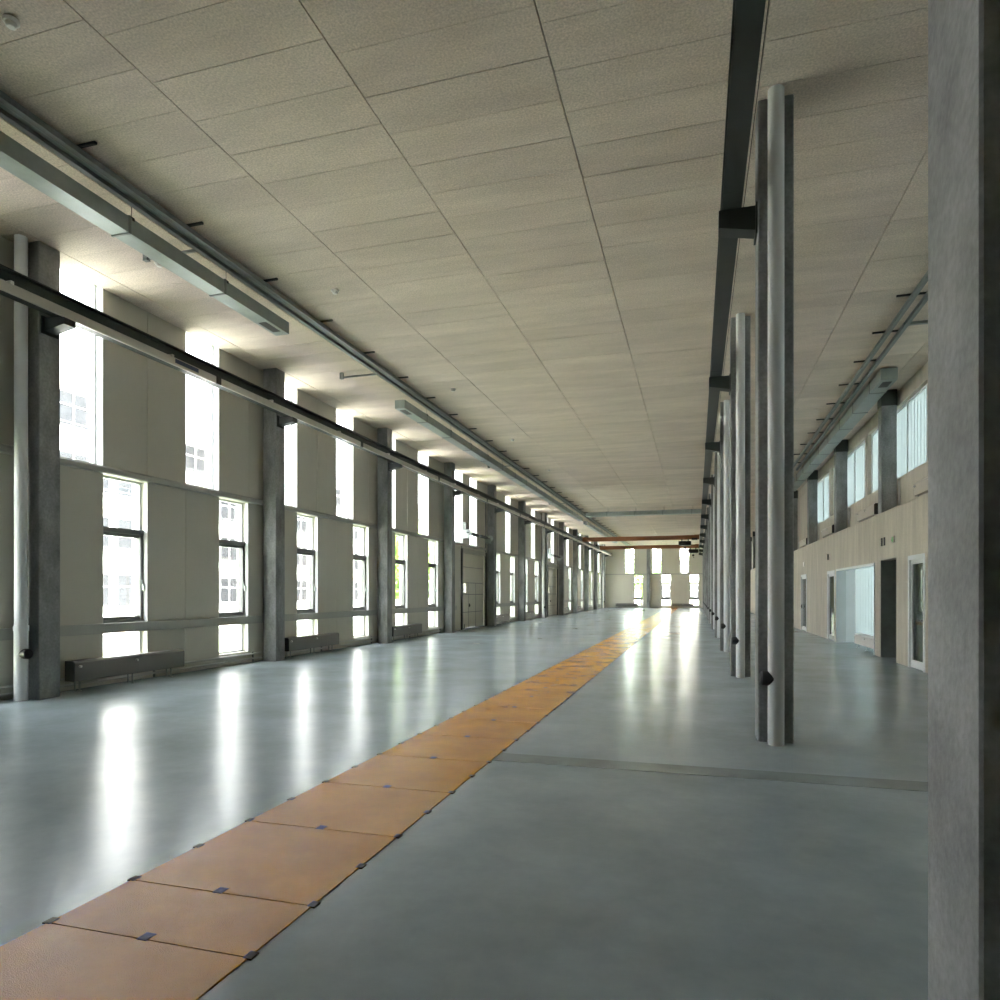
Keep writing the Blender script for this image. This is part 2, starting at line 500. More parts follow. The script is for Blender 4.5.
# sectional doors -----------------------------------------------------
def sectional_door(n, y0, y1, label):
    r = thing('door_%d' % n, (XL, y0, 0), label, 'door', 'sectional doors of the left wall', 'structure')
    wd = y1 - y0
    zc = [0.03, .75, 1.56, 2.09, 2.80, 3.43]
    for a, b in zip(zc, zc[1:]):
        mb = MB()
        if abs(a - 1.56) < .01 :
            mb.box(-.10, -.05, 0.05, .22, a + .016, b - .016); mb.box(-.10, -.05, .75, wd - .05, a + .016, b - .016)
            mb.box(-.10, -.05, .22, .75, a + .006, a + .06); mb.box(-.10, -.05, .22, .75, b - .04, b - .006)
        else:
            mb.box(-.10, -.05, 0.05, wd - .05, a + .016, b - .016)
        p = mb.build('door_panel', M['doorp'], r)
        if abs(a - 1.56) < .01:
            MB().box(-.085, -.075, .22, .75, a + .06, b - .04).build('pane', M['glass'], p)
    MB().box(-.20, -.10, .05, .22, .03, 3.43).box(-.20, -.10, .75, wd - .05, .03, 3.43).box(-.20, -.10, .22, .75, .03, 1.62).box(-.20, -.10, .22, .75, 2.05, 3.43).build('door_core', M['frame'], r)
    # wicket door outline
    wk = MB()
    for yy in (1.05, 2.10): wk.box(-.052, -.04, yy, yy + .022, .03, 2.09)
    wk.box(-.052, -.04, 1.05, 2.12, 2.075, 2.10)
    wk.build('wicket_frame', M['frame'], r)
    MB().box(-.05, -.01, 1.15, 1.19, .98, 1.14).box(-.02, 0.0, 1.15, 1.28, 1.05, 1.075).build('handle', M['black'], r)
    MB().box(-.06, -.03, .05, wd - .05, 0.0, .035).build('bottom_seal', M['black'], r)
    for yy in (-.12, wd - .03):
        MB().box(-.02, .06, yy, yy + .15, 0, 3.6).build('guide_rail', M['steel'], r)
        MB().box(.0, .04, yy + .05, yy + .09, 3.6, 6.3).build('lift_track', M['zinc_dark'], r)
    MB().box(-.02, .03, -.12, wd + .12, 3.44, 3.62, .004).build('header', M['trim'], r)
    MB().tube((.28, -.15, 4.30), (.28, wd + .15, 4.26), .035, n=12).build('spring_shaft', M['zinc_dark'], r)
    for yy in (.5, 1.9):
        MB().tube((.28, yy, 4.29), (.28, yy + .95, 4.275), .07, n=14).build('torsion_spring', M['steel'], r)
    for yy in (.02, wd - .10):
        MB().tube((.28, yy, 4.29), (.28, yy + .07, 4.29), .15, n=18).build('cable_drum', M['zinc'], r)
        MB().box(-.02, .32, yy + .08, yy + .10, 4.05, 4.42).build('bearing_plate', M['zinc'], r)
    MB().box(.05, .22, -.02, .22, 4.42, 4.75, .01).build('motor', M['zinc_dark'], r)
sectional_door(1, *DOORS[0], 'nearer pale sectional gate with wicket door in the left wall')
sectional_door(2, *DOORS[1], 'farther pale sectional gate in the left wall')

# right side: lower concrete wall ----------------------------------------
mb = MB()
op = [(15.55, 16.68, 2.42), (17.62, 19.02, 2.43), (19.57, 24.58, 2.40), (24.84, 26.18, 2.38), (30.85, 32.45, 2.42)]
y = Y0
for a, b, zt in op:
    mb.box(XR, XR + .25, y, a, 0, 3.60)
    mb.box(XR, XR + .25, a, b, zt, 3.60)
    y = b
mb.box(XR, XR + .25, y, Y1, 0, 3.60)
mb.box(XR + .25, XU + .35, Y0, Y1, 3.40, 3.58)
o = mb.build('wall_right', M['conc_warm'])
tag(o, 'warm board-marked concrete wall along the right aisle', 'wall', kind='structure')
# set-back upper wall with parapet, posts and head
mb = MB()
mb.box(XU, XU + .3, Y0, Y1, 3.58, 4.64)
mb.box(XU, XU + .3, Y0, Y1, 6.53, H)
posts = [5.34 + 6 * j for j in range(-1, 12)]
WR = []
yy = Y0
for p in posts:
    if p < Y0: continue
    mb.box(XU, XU + .3, p, p + .33, 4.64, 6.53)
    WR.append((yy, p)); yy = p + .33
WR.append((yy, Y1))
mb.box(XU + .02, XU + .3, Y0, -.66, 4.64, 6.53)     # closed bays beside and behind the camera
mb.box(XU + .02, XU + .3, 35.0, Y1, 4.64, 6.53)
o = mb.build('wall_upper', M['conc_warm'])
tag(o, 'set-back beige upper wall with parapet above the right aisle', 'wall', kind='structure')
trim(MB().box(XR - .01, XR + .27, Y0, Y1, 3.60, 3.615), 'thin edge cap on top of the right concrete wall', M['conc_warm'])
# rooms behind the doorways
def room(name, x1, y0, y1, z1, m, label):
    t = .1
    mb = MB()
    mb.box(x1, x1 + t, y0 - t, y1 + t, 0, z1); mb.box(XR + .25, x1, y0 - t, y0, 0, z1); mb.box(XR + .25, x1, y1, y1 + t, 0, z1)
    mb.box(XR + .25, x1 + t, y0 - t, y1 + t, z1, z1 + t)
    if name == 'wall_passage':
        mb.box(XR + .004, x1, y1 - .02, y1 + .0, 0, z1 - .012); mb.box(XR + .004, x1, y0 + .07, y0 + .09, 0, z1 - .012)
    return tag(mb.build(name, m), label, 'wall', kind='structure')
room('wall_room', 7.4, 13.9, 17.3, 2.9, M['conc_warm'], 'walls of the room behind the near glazed door')
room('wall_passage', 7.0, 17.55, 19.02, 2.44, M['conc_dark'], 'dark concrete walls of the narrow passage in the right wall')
room('wall_cabin', 7.0, 24.9, 27.8, 2.9, M['conc_warm'], 'walls of the room behind the middle glazed door')
room('wall_store', 7.0, 30.4, 33.5, 2.9, M['reveal'], 'walls of the room behind the farthest glazed door')

# channel glass windows of the upper right wall
def channel_strip(mb, x, y0, y1, z0, z1, wv=.26):
    n = max(1, round((y1 - y0) / wv)); s = (y1 - y0) / n
    for i in range(n):
        a, b = y0 + i * s + .006, y0 + (i + 1) * s - .006
        mb.box(x, x + .012, a, b, z0, z1); mb.box(x, x + .05, a, a + .008, z0, z1); mb.box(x, x + .05, b - .008, b, z0, z1)
wi = 0
for a, b in WR:
    if a < -1 or a > 34.5: continue  # first window kept is unseen, added to throw light on the big pillar
    WN[0] += 1
    r = thing('window_%d' % WN[0], (XU, a, 4.64), ('wide translucent window high in the right wall, %s' % nth(wi - 1)) if wi > 1 else ('unseen translucent upper window, added beside the camera to light the big pillar', 'wide translucent upper right window, nearest to the camera')[wi], 'window', 'translucent windows of the right wall', 'structure')
    wi += 1
    wd, ht = b - a, 6.53 - 4.64
    fr = MB()
    fr.box(.10, .18, 0, wd, 0, .05); fr.box(.10, .18, 0, wd, ht - .05, ht)
    for yy in (0, .38, 1.95, wd - .06): fr.box(.10, .18, yy, yy + .05, .05, ht - .05)
    fr.build('window_frame', M['wframe'], r)
    g = MB()
    for p, q in ((.05, .38), (.43, 1.95), (2.0, wd - .06)):
        channel_strip(g, .13, p, q, .05, ht - .05)
    g.build('channel_glass', M['chan_glass'], r)
    MB().box(.08, .12, .02, .09, .0, ht + .06).build('guide_rail', M['black'], r)

# alcove with translucent glazing
WN[0] += 1
r = thing('window_%d' % WN[0], (XR, 19.57, 0), 'large floor-level alcove of pale translucent glazing in the right wall', 'window', kind='structure')
fr = MB()
fr.box(-.02, .27, 0, .06, 0, 2.40); fr.box(-.02, .27, 4.95, 5.01, 0, 2.40); fr.box(-.02, .27, .06, 4.95, 2.34, 2.40)
fr.build('window_frame', M['wframe'], r)
g = MB(); channel_strip(g, .56, 0.0, 5.01, 0.0, 2.45, .36); g.build('channel_glass', M['chan_glass'], r)
MB().box(.25, .62, 5.01, 5.06, 0, 2.45).box(.25, .62, -.05, 0, 0, 2.45).box(.25, .62, -.05, 5.06, 2.42, 2.47).build('reveal', M['reveal'], r)

# glazed doors in the right wall
def glazed_door(n, y0, y1, zt, label, gl, hinge=1, midrail=None):
    r = thing('door_%d' % n, (XR, y0, 0), label, 'door', 'glazed doors of the right wall', 'structure')
    wd = y1 - y0; f = .10
    MB().box(-.015, .16, 0, f, 0, zt).box(-.015, .16, wd - f, wd, 0, zt).box(-.015, .16, f, wd - f, zt - f, zt).build('door_frame', M['wframe'], r)
    lf = MB()
    lf.box(.02, .08, f, f + .09, .01, zt - f); lf.box(.02, .08, wd - f - .09, wd - f, .01, zt - f)
    lf.box(.02, .08, f + .09, wd - f - .09, zt - f - .09, zt - f); lf.box(.02, .08, f + .09, wd - f - .09, .01, .17)
    d = lf.build('door_leaf', M['wframe'], r)
    MB().box(.045, .055, f + .09, wd - f - .09, .17, zt - f - .09).build('pane', gl, d)
    hy = f + .045 if hinge > 0 else wd - f - .045
    MB().box(-.01, .02, hy - .02, hy + .02, .95, 1.12).box(-.04, -.015, hy - .02, hy + .13 * hinge if hinge > 0 else hy + .02, 1.03, 1.055).build('handle', M['black'], d)
glazed_door(3, 15.55, 16.68, 2.42, 'white framed green glass door beside the big concrete pillar', M['gglass'])
glazed_door(4, 24.84, 26.18, 2.38, 'white framed green glass door just beyond the translucent alcove', M['gglass'])
glazed_door(5, 30.85, 32.45, 2.42, 'farthest glazed door in the right concrete wall', M['glass'], -1)

# ------------------------------------------------------------------ columns
def chamfer(x0, x1, y0, y1, c):
    return [(x0 + c, y0), (x1 - c, y0), (x1, y0 + c), (x1, y1 - c), (x1 - c, y1), (x0 + c, y1), (x0, y1 - c), (x0, y0 + c)]
CW = .36
RBZ = 5.84     # crane rail bearing height, right ; left slightly lower
LBZ = 5.79
# right row
proto = thing('concrete_column', (.64, RC0, 0), 'slim square concrete column with a grey pipe in front, first full one right of centre', 'column', 'right row columns')
MB().prism(chamfer(0, CW, 0, CW, .012), 'z', 0, H).build('shaft', M['conc'], proto)
MB().prism([(0, RBZ - .27), (0, RBZ), (-.40, RBZ), (-.40, RBZ - .19)], 'y', .07, .27)\
    .box(-.40, 0, .07, .27, RBZ - .025, RBZ).box(-.02, 0, .03, .31, RBZ - .32, RBZ + .02)\
    .build('rail_bracket', M['steel'], proto)
for k in range(1, 12):
    dup(proto, (.64, RC0 + 6 * k, 0), 'slim square concrete column in the right-hand row, %s of those with pipes' % nth(k), 'right row columns')
# big foreground pillar (same row, beside the camera)
p = thing('concrete_pillar', (.64, 1.842, 0), 'large grey concrete pillar close to the camera at the right edge', 'column')
MB().prism(chamfer(0, .38, 0, .378, .008), 'z', 0, H).build('shaft', M['conc_big'], p)
# left row
proto = thing('concrete_column', (-9.53 - CW, LC0, 0), 'concrete column against the left wall, nearest to the camera', 'column', 'left wall columns')
MB().prism(chamfer(0, CW, 0, CW, .012), 'z', 0, H).build('shaft', M['conc'], proto)
x0 = CW
MB().prism([(x0, LBZ - .20), (x0, LBZ), (x0 + .40, LBZ), (x0 + .40, LBZ - .13)], 'y', .07, .27)\
    .box(x0, x0 + .40, .07, .27, LBZ - .025, LBZ).box(x0, x0 + .02, .03, .31, LBZ - .24, LBZ + .02)\
    .build('rail_bracket', M['steel'], proto)
for k in range(1, 12):
    dup(proto, (-9.53 - CW, LC0 + 6 * k, 0), 'concrete column against the left wall, %s' % nth(k), 'left wall columns')
# end wall columns
for i, x in enumerate((-5.32, .66)):
    MBo = MB().prism(chamfer(x, x + CW, Y1 - .09 - CW, Y1 - .09, .012), 'z', 0, H).build('concrete_column', M['conc'], None, (x + .18, Y1 - .27, 0))
    tag(MBo, ('concrete column between the windows of the far end wall', 'concrete column at the far end wall in line with the right row')[i], 'column')

# drain pipes
def pipe_thing(x, y, r, side, label, group, gap=.114):
    t = thing('drain_pipe', (x, y, 0), label, 'pipe', group)
    MB().tube((0, 0, 1.06), (0, 0, H), r * (.94 if side > 0 else 1), n=24).build('upper_pipe', M['pipe'], t)
    MB().tube((0, 0, 0), (0, 0, 1.12), r, n=24).tube((0, 0, 1.04), (0, 0, 1.12), r * (1.1 if side > 0 else 1.015), n=24).build('lower_pipe', M['pipe'], t)
    MB().tube((0, 0, .70), (side * (r + .055), 0, .70), .078, n=20).tube((side * (r + .055), 0, .70), (side * (r + .075), 0, .70), .078, .06, n=20).build('inspection_cap', M['black'], t)
    return t
pp = pipe_thing(.81, RC0 - .115, .083, -1, 'grey drain pipe in front of the nearest right-hand slim column', 'pipes of the right row')
for k in range(1, 12):
    dup(pp, (.81, RC0 - .115 + 6 * k, 0), 'grey drain pipe on the right-hand column row, %s' % nth(k), 'pipes of the right row')
lp = pipe_thing(-9.70, LC0 - .15, .092, 1, 'grey drain pipe at the left edge in front of the nearest left column', 'pipes of the left wall', .149)
for k, s in ((6, 'just before the farther sectional gate'), (11, 'in the far left corner of the hall')):
    dup(lp, (-9.70, LC0 - .15 + 6 * k, 0), 'grey drain pipe on the left wall ' + s, 'pipes of the left wall')

# ------------------------------------------------------------------ crane rails
def ibeam(mb, xc, z0, h, wv, tf, tw, y0, y1):
    pts = [(xc - wv / 2, z0), (xc + wv / 2, z0), (xc + wv / 2, z0 + tf), (xc + tw / 2, z0 + tf), (xc + tw / 2, z0 + h - tf), (xc + wv / 2, z0 + h - tf),
           (xc + wv / 2, z0 + h), (xc - wv / 2, z0 + h), (xc - wv / 2, z0 + h - tf), (xc - tw / 2, z0 + h - tf), (xc - tw / 2, z0 + tf), (xc - wv / 2, z0 + tf)]
    mb.prism(pts, 'y', y0, y1)
XCL, XCR = -9.265, .375
t = thing('crane_rail', (XCL, Y0, LBZ), 'dark steel crane rail along the left column row', 'rail', 'crane rails')
mb = MB(); ibeam(mb, 0, 0, .33, .205, .018, .012, 0, Y1 - Y0 - .05); mb.build('beam', M['steel'], t)
# conductor bar with clips on the hall side
MB().prism([(.106, -.028), (.135, -.032), (.146, -.02), (.146, .105), (.106, .125)], 'y', 0, Y1 - Y0 - .3).build('conductor_bar', M['bar'], t)
y = 7.1 - Y0
n = 0
while y < 60:
    MB().box(.08, .17, y, y + .05, .09, .14, .004).build('bar_clip', M['white'] if n % 2 == 0 else M['bar'], t)
    y += 3.0; n += 1
y = 11.3 - Y0
while y < 60:
    MB().box(.09, .156, y, y + .14, -.035, .12, .006).build('bar_joint', M['black'], t)
    y += 6.0
# raised lettering plate on the bar
MB().box(.145, .149, 15.75, 16.35, .015, .09).build('label_plate', M['blue'], t)
t = thing('crane_rail', (XCR, Y0, RBZ), 'dark steel crane rail along the right column row', 'rail', 'crane rails')
mb = MB(); ibeam(mb, 0, 0, .33, .205, .018, .012, 0, Y1 - Y0 - .05); mb.build('beam', M['steel'], t)
for i in range(1, 12):
    MB().box(-.1027, .1027, 1.1 + 6 * i, 1.115 + 6 * i, -.004, 0.0).build('splice_plate', M['steel'], t)

# bridge cranes
def crane(y, xh, label):
    t = thing('bridge_crane', (0, y, 6.13), label, 'crane', 'bridge cranes')
    MB().box(XCL + .19, XCR - .15, -.10, .10, -.24, -.22).box(XCL + .19, XCR - .15, -.10, .10, .08, .10).box(XCL + .19, XCR - .15, -.07, .07, -.22, .08).box(XCL - .08, XCL + .5, -.12, .12, .10, .13).box(XCR - .5, XCR + .08, -.12, .12, .10, .13).build('girder', M['orange'], t)
    for xe, zt in ((XCL, LBZ + .33 - 6.13), (XCR, RBZ + .33 - 6.13)):
        e = MB().box(xe - .09, xe + .09, -1.0, 1.0, zt + .03, zt + .22, .01).build('end_truck', M['steel'], t)
        for yy in (-.8, .8):
            MB().tube((xe - .03, yy, zt + .06), (xe + .03, yy, zt + .06), .06, n=16).build('wheel', M['zinc_dark'], e)
    h = MB().box(xh - .42, xh + .42, -.30, .30, -.72, -.36, .04).tube((xh - .50, 0, -.52), (xh + .48, 0, -.52), .17, n=18)\
        .box(xh - .28, xh - .2, -.14, .14, -.36, -.19).box(xh + .2, xh + .28, -.14, .14, -.36, -.19).build('hoist', M['black'], t)
    MB().box(xh - .1, xh + .1, -.06, .06, -1.0, -.84, .02).tube((xh, 0, -.86), (xh, 0, -.70), .015, n=8).tube((xh, 0, -1.0), (xh, 0, -1.10), .025, .02, n=8)\
        .tube((xh, 0, -1.10), (xh + .06, 0, -1.16), .02, n=8).tube((xh + .06, 0, -1.16), (xh + .09, 0, -1.10), .02, .012, n=8).build('hook_block', M['black'], h)
    MB().box(xh + .5, xh + .95, -.1, .1, -.28, -.12, .01).build('control_box', M['black'], t)
crane(55.9, -.86, 'nearer orange-brown bridge crane with black hoist spanning the two rails')
crane(66.5, -.28, 'farther orange-brown bridge crane with black hoist spanning the two rails')

# ------------------------------------------------------------------ ducts
def duct(x0, x1, y0, y1, z0, z1, label, group, flanges, m='zinc', near_end=False, rz=0):
    t = thing('air_duct', (0, 0, 0), label, 'duct', group)
    t.location = ((x0 + x1) / 2, y0, z0); hw = (x1 - x0) / 2; ln = y1 - y0; ht = z1 - z0
    t.rotation_euler = (0, 0, rz)
    MB().box(-hw, hw, 0, ln, 0, ht, .004).build('duct_run', M[m], t)
    for f in flanges:
        MB().box(-hw - .012, hw + .012, f, f + .035, -.012, ht + .012).build('flange', M['zinc_dark'], t)
        MB().tube((hw - .03, f + .08, ht - .02), (hw - .03, f + .08, H - z0), .004, n=6).box(hw - .045, hw + .004, f + .06, f + .10, ht - .03, ht + .015).build('hanger', M['black'], t)
    e = (.18, .62) if near_end else (ln - .62, ln - .18)
    MB().box(-hw * .55, hw * .55, e[0], e[1], -.006, 0.0).build('outlet_slot', M['black'], t)
    return t
duct(-7.6, -7.32, Y0 + .1, 11.07, 6.45, 6.67, 'galvanised air duct at the upper left, ending near the second column', 'ducts over the left wall',
     [1.27 + 1.92 * i for i in range(8)])
duct(-7.6, -7.32, 16.3, 45.2, 6.45, 6.67, 'long galvanised air duct starting mid-hall above the left windows', 'ducts over the left wall',
     [1.5 + 1.95 * i for i in range(14)], near_end=True)
duct(-7.6, -7.32, 47.2, 66, 6.45, 6.67, 'farthest galvanised air duct above the left windows', 'ducts over the left wall', [1.5 + 1.95 * i for i in range(9)], near_end=True)
duct(4.17, 4.53, 17.8, 36, 6.62, 6.90, 'galvanised air duct above the right gallery windows', 'ducts over the right wall', [1.1 + 1.95 * i for i in range(9)], near_end=True, rz=-.008)
t = thing('air_duct', (-6.7, 42.5, 6.45), 'air duct crossing the hall under the ceiling before the cranes', 'duct')
MB().box(0, 7.0, 0, .45, 0, .25, .004).build('duct_run', M['zinc'], t)
for i in range(4):
    MB().box(1.3 + 1.7 * i, 1.335 + 1.7 * i, -.012, .462, -.012, .262).build('flange', M['zinc_dark'], t)
    MB().tube((1.4 + 1.7 * i, .47, .1), (1.4 + 1.7 * i, .47, H - 6.45), .005, n=6).tube((1.4 + 1.7 * i, -.02, .1), (1.4 + 1.7 * i, -.02, H - 6.45), .005, n=6).build('hanger', M['black'], t)

# cable ladders under the ceiling
TZ = 6.80
def ladder(x0, x1, y0, y1, y_first, side, label, rz=0):
    t = thing('cable_tray', (x0, y0, TZ), label, 'cable tray', 'cable trays')
    t.rotation_euler = (0, 0, rz)
    wv, ln = x1 - x0, y1 - y0
    for x in (0, wv - .075):
        MB().prism([(x, 0), (x + .075, 0), (x + .075, .075), (x + .065, .075), (x + .065, .01), (x + .01, .01), (x + .01, .075), (x, .075)], 'y', 0, ln).build('side_rail', M['zinc_dark'], t)
    MB().box(.07, wv - .07, 0, ln, .055, .062).build('tray_bottom', M['zinc'], t) if side < 0 else None
    y = y_first - y0; n = 0
    while y < ln and n < 46:
        a_, b_ = (.04, wv + .20) if side < 0 else (-.20, wv - .04)
        MB().box(a_, b_, y - .018, y + .018, H - TZ - .03, H - TZ)\
            .tube((.037, y, .06), (.037, y, H - TZ), .006, n=6).tube((wv - .037, y, .06), (wv - .037, y, H - TZ), .006, n=6).build('hanger', M['black'], t)
        y += 1.80; n += 1
    return t
ladder(-7.295, -7.0, Y0 + .1, 76, 6.34 - 5.4, -1, 'double-railed cable tray running the length of the ceiling at left')
ladder(3.52, 3.83, 2, 31, 4.6, 1, 'double-railed cable tray under the right aisle ceiling', -.010)
# short branch conduits
for i, y in enumerate((8.6, 14.65, 26.7, 38.7)):
    t = thing('ceiling_conduit', (-8.22, y, 6.80), 'short ceiling conduit branching left from the cable tray, %s' % nth(i), 'conduit', 'branch conduits')
    MB().box(0, 1.0, -.02, .02, 0, .035).build('conduit', M['zinc_dark'], t)
    MB().box(-.05, .03, -.035, .035, -.02, .13).build('junction_box', M['zinc_dark'], t)
t = thing('ceiling_conduit', (3.86, 14.8, 6.80), 'short ceiling conduit branching right from the right aisle cable tray', 'conduit')
MB().box(0, 1.2, -.04, .04, 0, .05).build('conduit', M['zinc_dark'], t)
MB().box(1.16, 1.24, -.045, .045, -.01, .13).build('junction_box', M['zinc_dark'], t)

# smoke detectors
sp = None
for i, (x, y) in enumerate(((-6.12, 4.78), (-6.10, 10.62), (-6.09, 16.6), (-6.1, 22.6), (-6.1, 28.6), (-8.31, 8.95))):
    lb = 'round white smoke detector in the upper left corner of the ceiling' if i == 0 else ('small white smoke detector between the duct and the left wall' if i == 5 else 'small white smoke detector beside the left cable tray, %s' % nth(i))
    if sp is None:
        sp = thing('smoke_detector', (x, y, H), lb, 'smoke detector', 'smoke detectors')
        MB().lathe((0, 0, 0), [(.062, -.026), (.070, -.02), (.070, 0)]).build('base', M['white'], sp)
        MB().lathe((0, 0, 0), [(.028, -.066), (.042, -.060), (.050, -.036), (.046, -.026)]).build('sensor_head', M['white'], sp)
    else:
        dup(sp, (x, y, H), lb, 'smoke detectors')

# ------------------------------------------------------------------ heating
def radiator(root, ln, m, me, z0=.17, z1=.50, dp=.20, legs=True):
    # runs along +Y, back at x=0, front at x=dp
    pr = [(0, z0), (dp - .01, z0), (dp, z0 + .012), (dp, z1 - .03), (dp - .03, z1), (0, z1)]
    MB().prism(pr, 'y', .012, ln - .012).build('casing', m, root)
    for a, b in ((0, .012), (ln - .012, ln)):
        MB().prism([(p[0], p[1]) for p in pr], 'y', a, b).build('end_cap', me, root)
    for yy in (.04, ln * .5 - .02):
        MB().tube((dp, yy + .06, z1 - .09), (dp + .03, yy + .06, z1 - .09), .022, n=12).tube((dp + .03, yy + .06, z1 - .09), (dp + .04, yy + .06, z1 - .09), .022, .014, n=12).build('vent_knob', M['knob'], root)
    if legs:
        for yy in (.14, ln * .5, ln - .3):
            MB().tube((dp - .05, yy, 0), (dp - .05, yy, z0), .014, n=10).tube((dp - .05, yy, 0), (dp - .05, yy, .012), .035, n=12).tube((.05, yy, 0), (.05, yy, z0), .014, n=10).build('leg', M['zinc'], root)
pr_ = None
bays = [0, 1, 2, 4, 5, 7, 8, 9, 10]
for i, k in enumerate(bays):
    loc = (-9.86, LC0 + 6 * k + .72, 0)
    lb = 'long low grey radiator under the left windows, %s' % nth(i)
    if pr_ is None:
        pr_ = thing('radiator', loc, lb, 'radiator', 'radiators along the left wall')
        radiator(pr_, 2.45, M['rad'], M['rad_end'])
    else:
        dup(pr_, loc, lb, 'radiators along the left wall')
for i, (x0, ln) in enumerate(((-8.75, 2.45), (-2.70, 2.45))):
    t = thing('radiator', (x0, Y1 - .11, 0), ('low grey radiator at the left end of the far wall', 'low grey radiator at the right end of the far wall')[i], 'radiator')
    radiator(t, ln, M['rad'], M['rad_end'])
    t.rotation_euler = (0, 0, -math.pi / 2)
# heating pipes along the foot of the wall
for (a, b), lb in zip(((Y0 + .1, 27.9), (32.35, 45.9), (50.35, Y1 - .1)), ('up to the first sectional gate', 'between the two sectional gates', 'beyond the second sectional gate')):
    t = thing('heating_pipes', (XL, a, 0), 'pale heating pipes at the left wall foot ' + lb, 'pipes', 'heating pipes')
    for z in (.09, .20):
        MB().tube((.052, 0, z), (.052, b - a, z), .022, n=12).build('pipe', M['hpipe'], t)
    for i in range(int((b - a) / 3) + 1):
        MB().box(.026, .06, 1 + 3 * i, 1.03 + 3 * i, .0, .24).build('pipe_bracket', M['zinc_dark'], t)

# right gallery: columns, radiators, pipes
gp = None
for k in range(-1, 12):
    i = k - 2
    y = RC0 + 6 * k
    lb = 'square concrete column on the right gallery edge, %s in view' % nth(max(0, k - 2)) if k >= 2 else 'gallery column hidden behind the big pillar'
    if k < 2: continue
    if gp is None:
        gp = thing('gallery_column', (4.66, y, 3.615), lb, 'column', 'right gallery columns')
        MB().prism(chamfer(0, .36, 0, .36, .012), 'z', 0, H - 3.615).build('shaft', M['conc'], gp)
        MB().prism(chamfer(-.012, .372, -.012, .372, .012), 'z', H - 3.615 - .42, H - 3.615 - .02).build('head_shade_band', M['steel'], gp)  # dark band standing in for the shade at the column top
    else:
        dup(gp, (4.66, y, 3.615), lb, 'right gallery columns')
rp = None
for j, y in enumerate((15.0, 20.62, 26.62, 32.62)):
    loc = (4.88, y + 2.15, 3.615)
    lb = 'beige radiator box on the right gallery edge, %s' % nth(j)
    if rp is None:
        rp = thing('gallery_radiator', loc, lb, 'radiator', 'radiators on the right gallery')
        radiator(rp, 2.1, M['rad_pale'], M['rad_end'], z0=.16, z1=.46, dp=.2)
        rp.rotation_euler = (0, 0, math.pi)
    else:
        dup(rp, loc, lb, 'radiators on the right gallery')
for k in range(2, 6):
    t = thing('riser_pipe', (5.06, RC0 + 6 * k - .04, 3.615), 'short pale riser pipe beside the right gallery column, %s' % nth(k - 2), 'pipe', 'gallery riser pipes')
    MB().tube((0, 0, 0), (0, 0, .95), .022, n=12).tube((0, 0, .0), (0, 0, .03), .04, n=12).build('riser', M['hpipe'], t)
# floor radiator of the alcove
t = thing('alcove_radiator', (4.72, 22.3, 0), 'pale radiator standing on the floor in the translucent alcove', 'radiator')
radiator(t, 2.55, M['rad_alcove'], M['rad_end'], z0=.12, z1=.42, dp=.2)
t.rotation_euler = (0, 0, math.pi)

# signs and vents on the right wall
t = thing('exit_sign', (XR, 17.72, 2.79), 'pale exit sign with green pictogram above the dark passage', 'sign')
MB().box(-.03, 0, 0, .30, 0, .16, .004).build('sign_plate', M['conc_warm'], t)
g = MB()
g.box(-.032, -.03, .03, .12, .02, .14)                     # doorway
g.ball((-.031, .20, .125), .016, .2, 1, 1, 1)
g.prism([(.16, .07), (.185, .11), (.215, .105), (.24, .08), (.232, .073), (.21, .09), (.20, .075), (.215, .05), (.20, .02), (.188, .023), (.198, .05), (.18, .06), (.165, .04), (.135, .045), (.137, .056), (.16, .055)], 'x', -.032, -.03)
g.build('pictogram', M['green'], t)
vp = None
for i, y in enumerate((18.82, 18.57)):
    lb = 'narrow dark wall vent above the passage, %s' % ('the left one', 'the right one')[i]
    if vp is None:
        vp = thing('wall_vent', (XR, y, 2.78), lb, 'vent', 'wall vents')
        MB().box(-.025, 0, 0, .08, 0, .20, .004).build('housing', M['black'], vp)
        MB().box(-.028, -.025, .015, .065, .03, .05).box(-.028, -.025, .015, .065, .08, .10).box(-.028, -.025, .015, .065, .13, .15).build('slat', M['frame'], vp)
    else:
        dup(vp, (XR, y, 2.78), lb, 'wall vents')
dup(vp, (XR, 26.0, 2.78), 'small dark wall vent above the middle glazed door', 'wall vents')
t = thing('wall_sign', (XR, 31.4, 2.76), 'small white sign above the farthest glazed door', 'sign')
MB().box(-.02, 0, 0, .35, 0, .2, .004).build('sign_plate', M['white'], t)

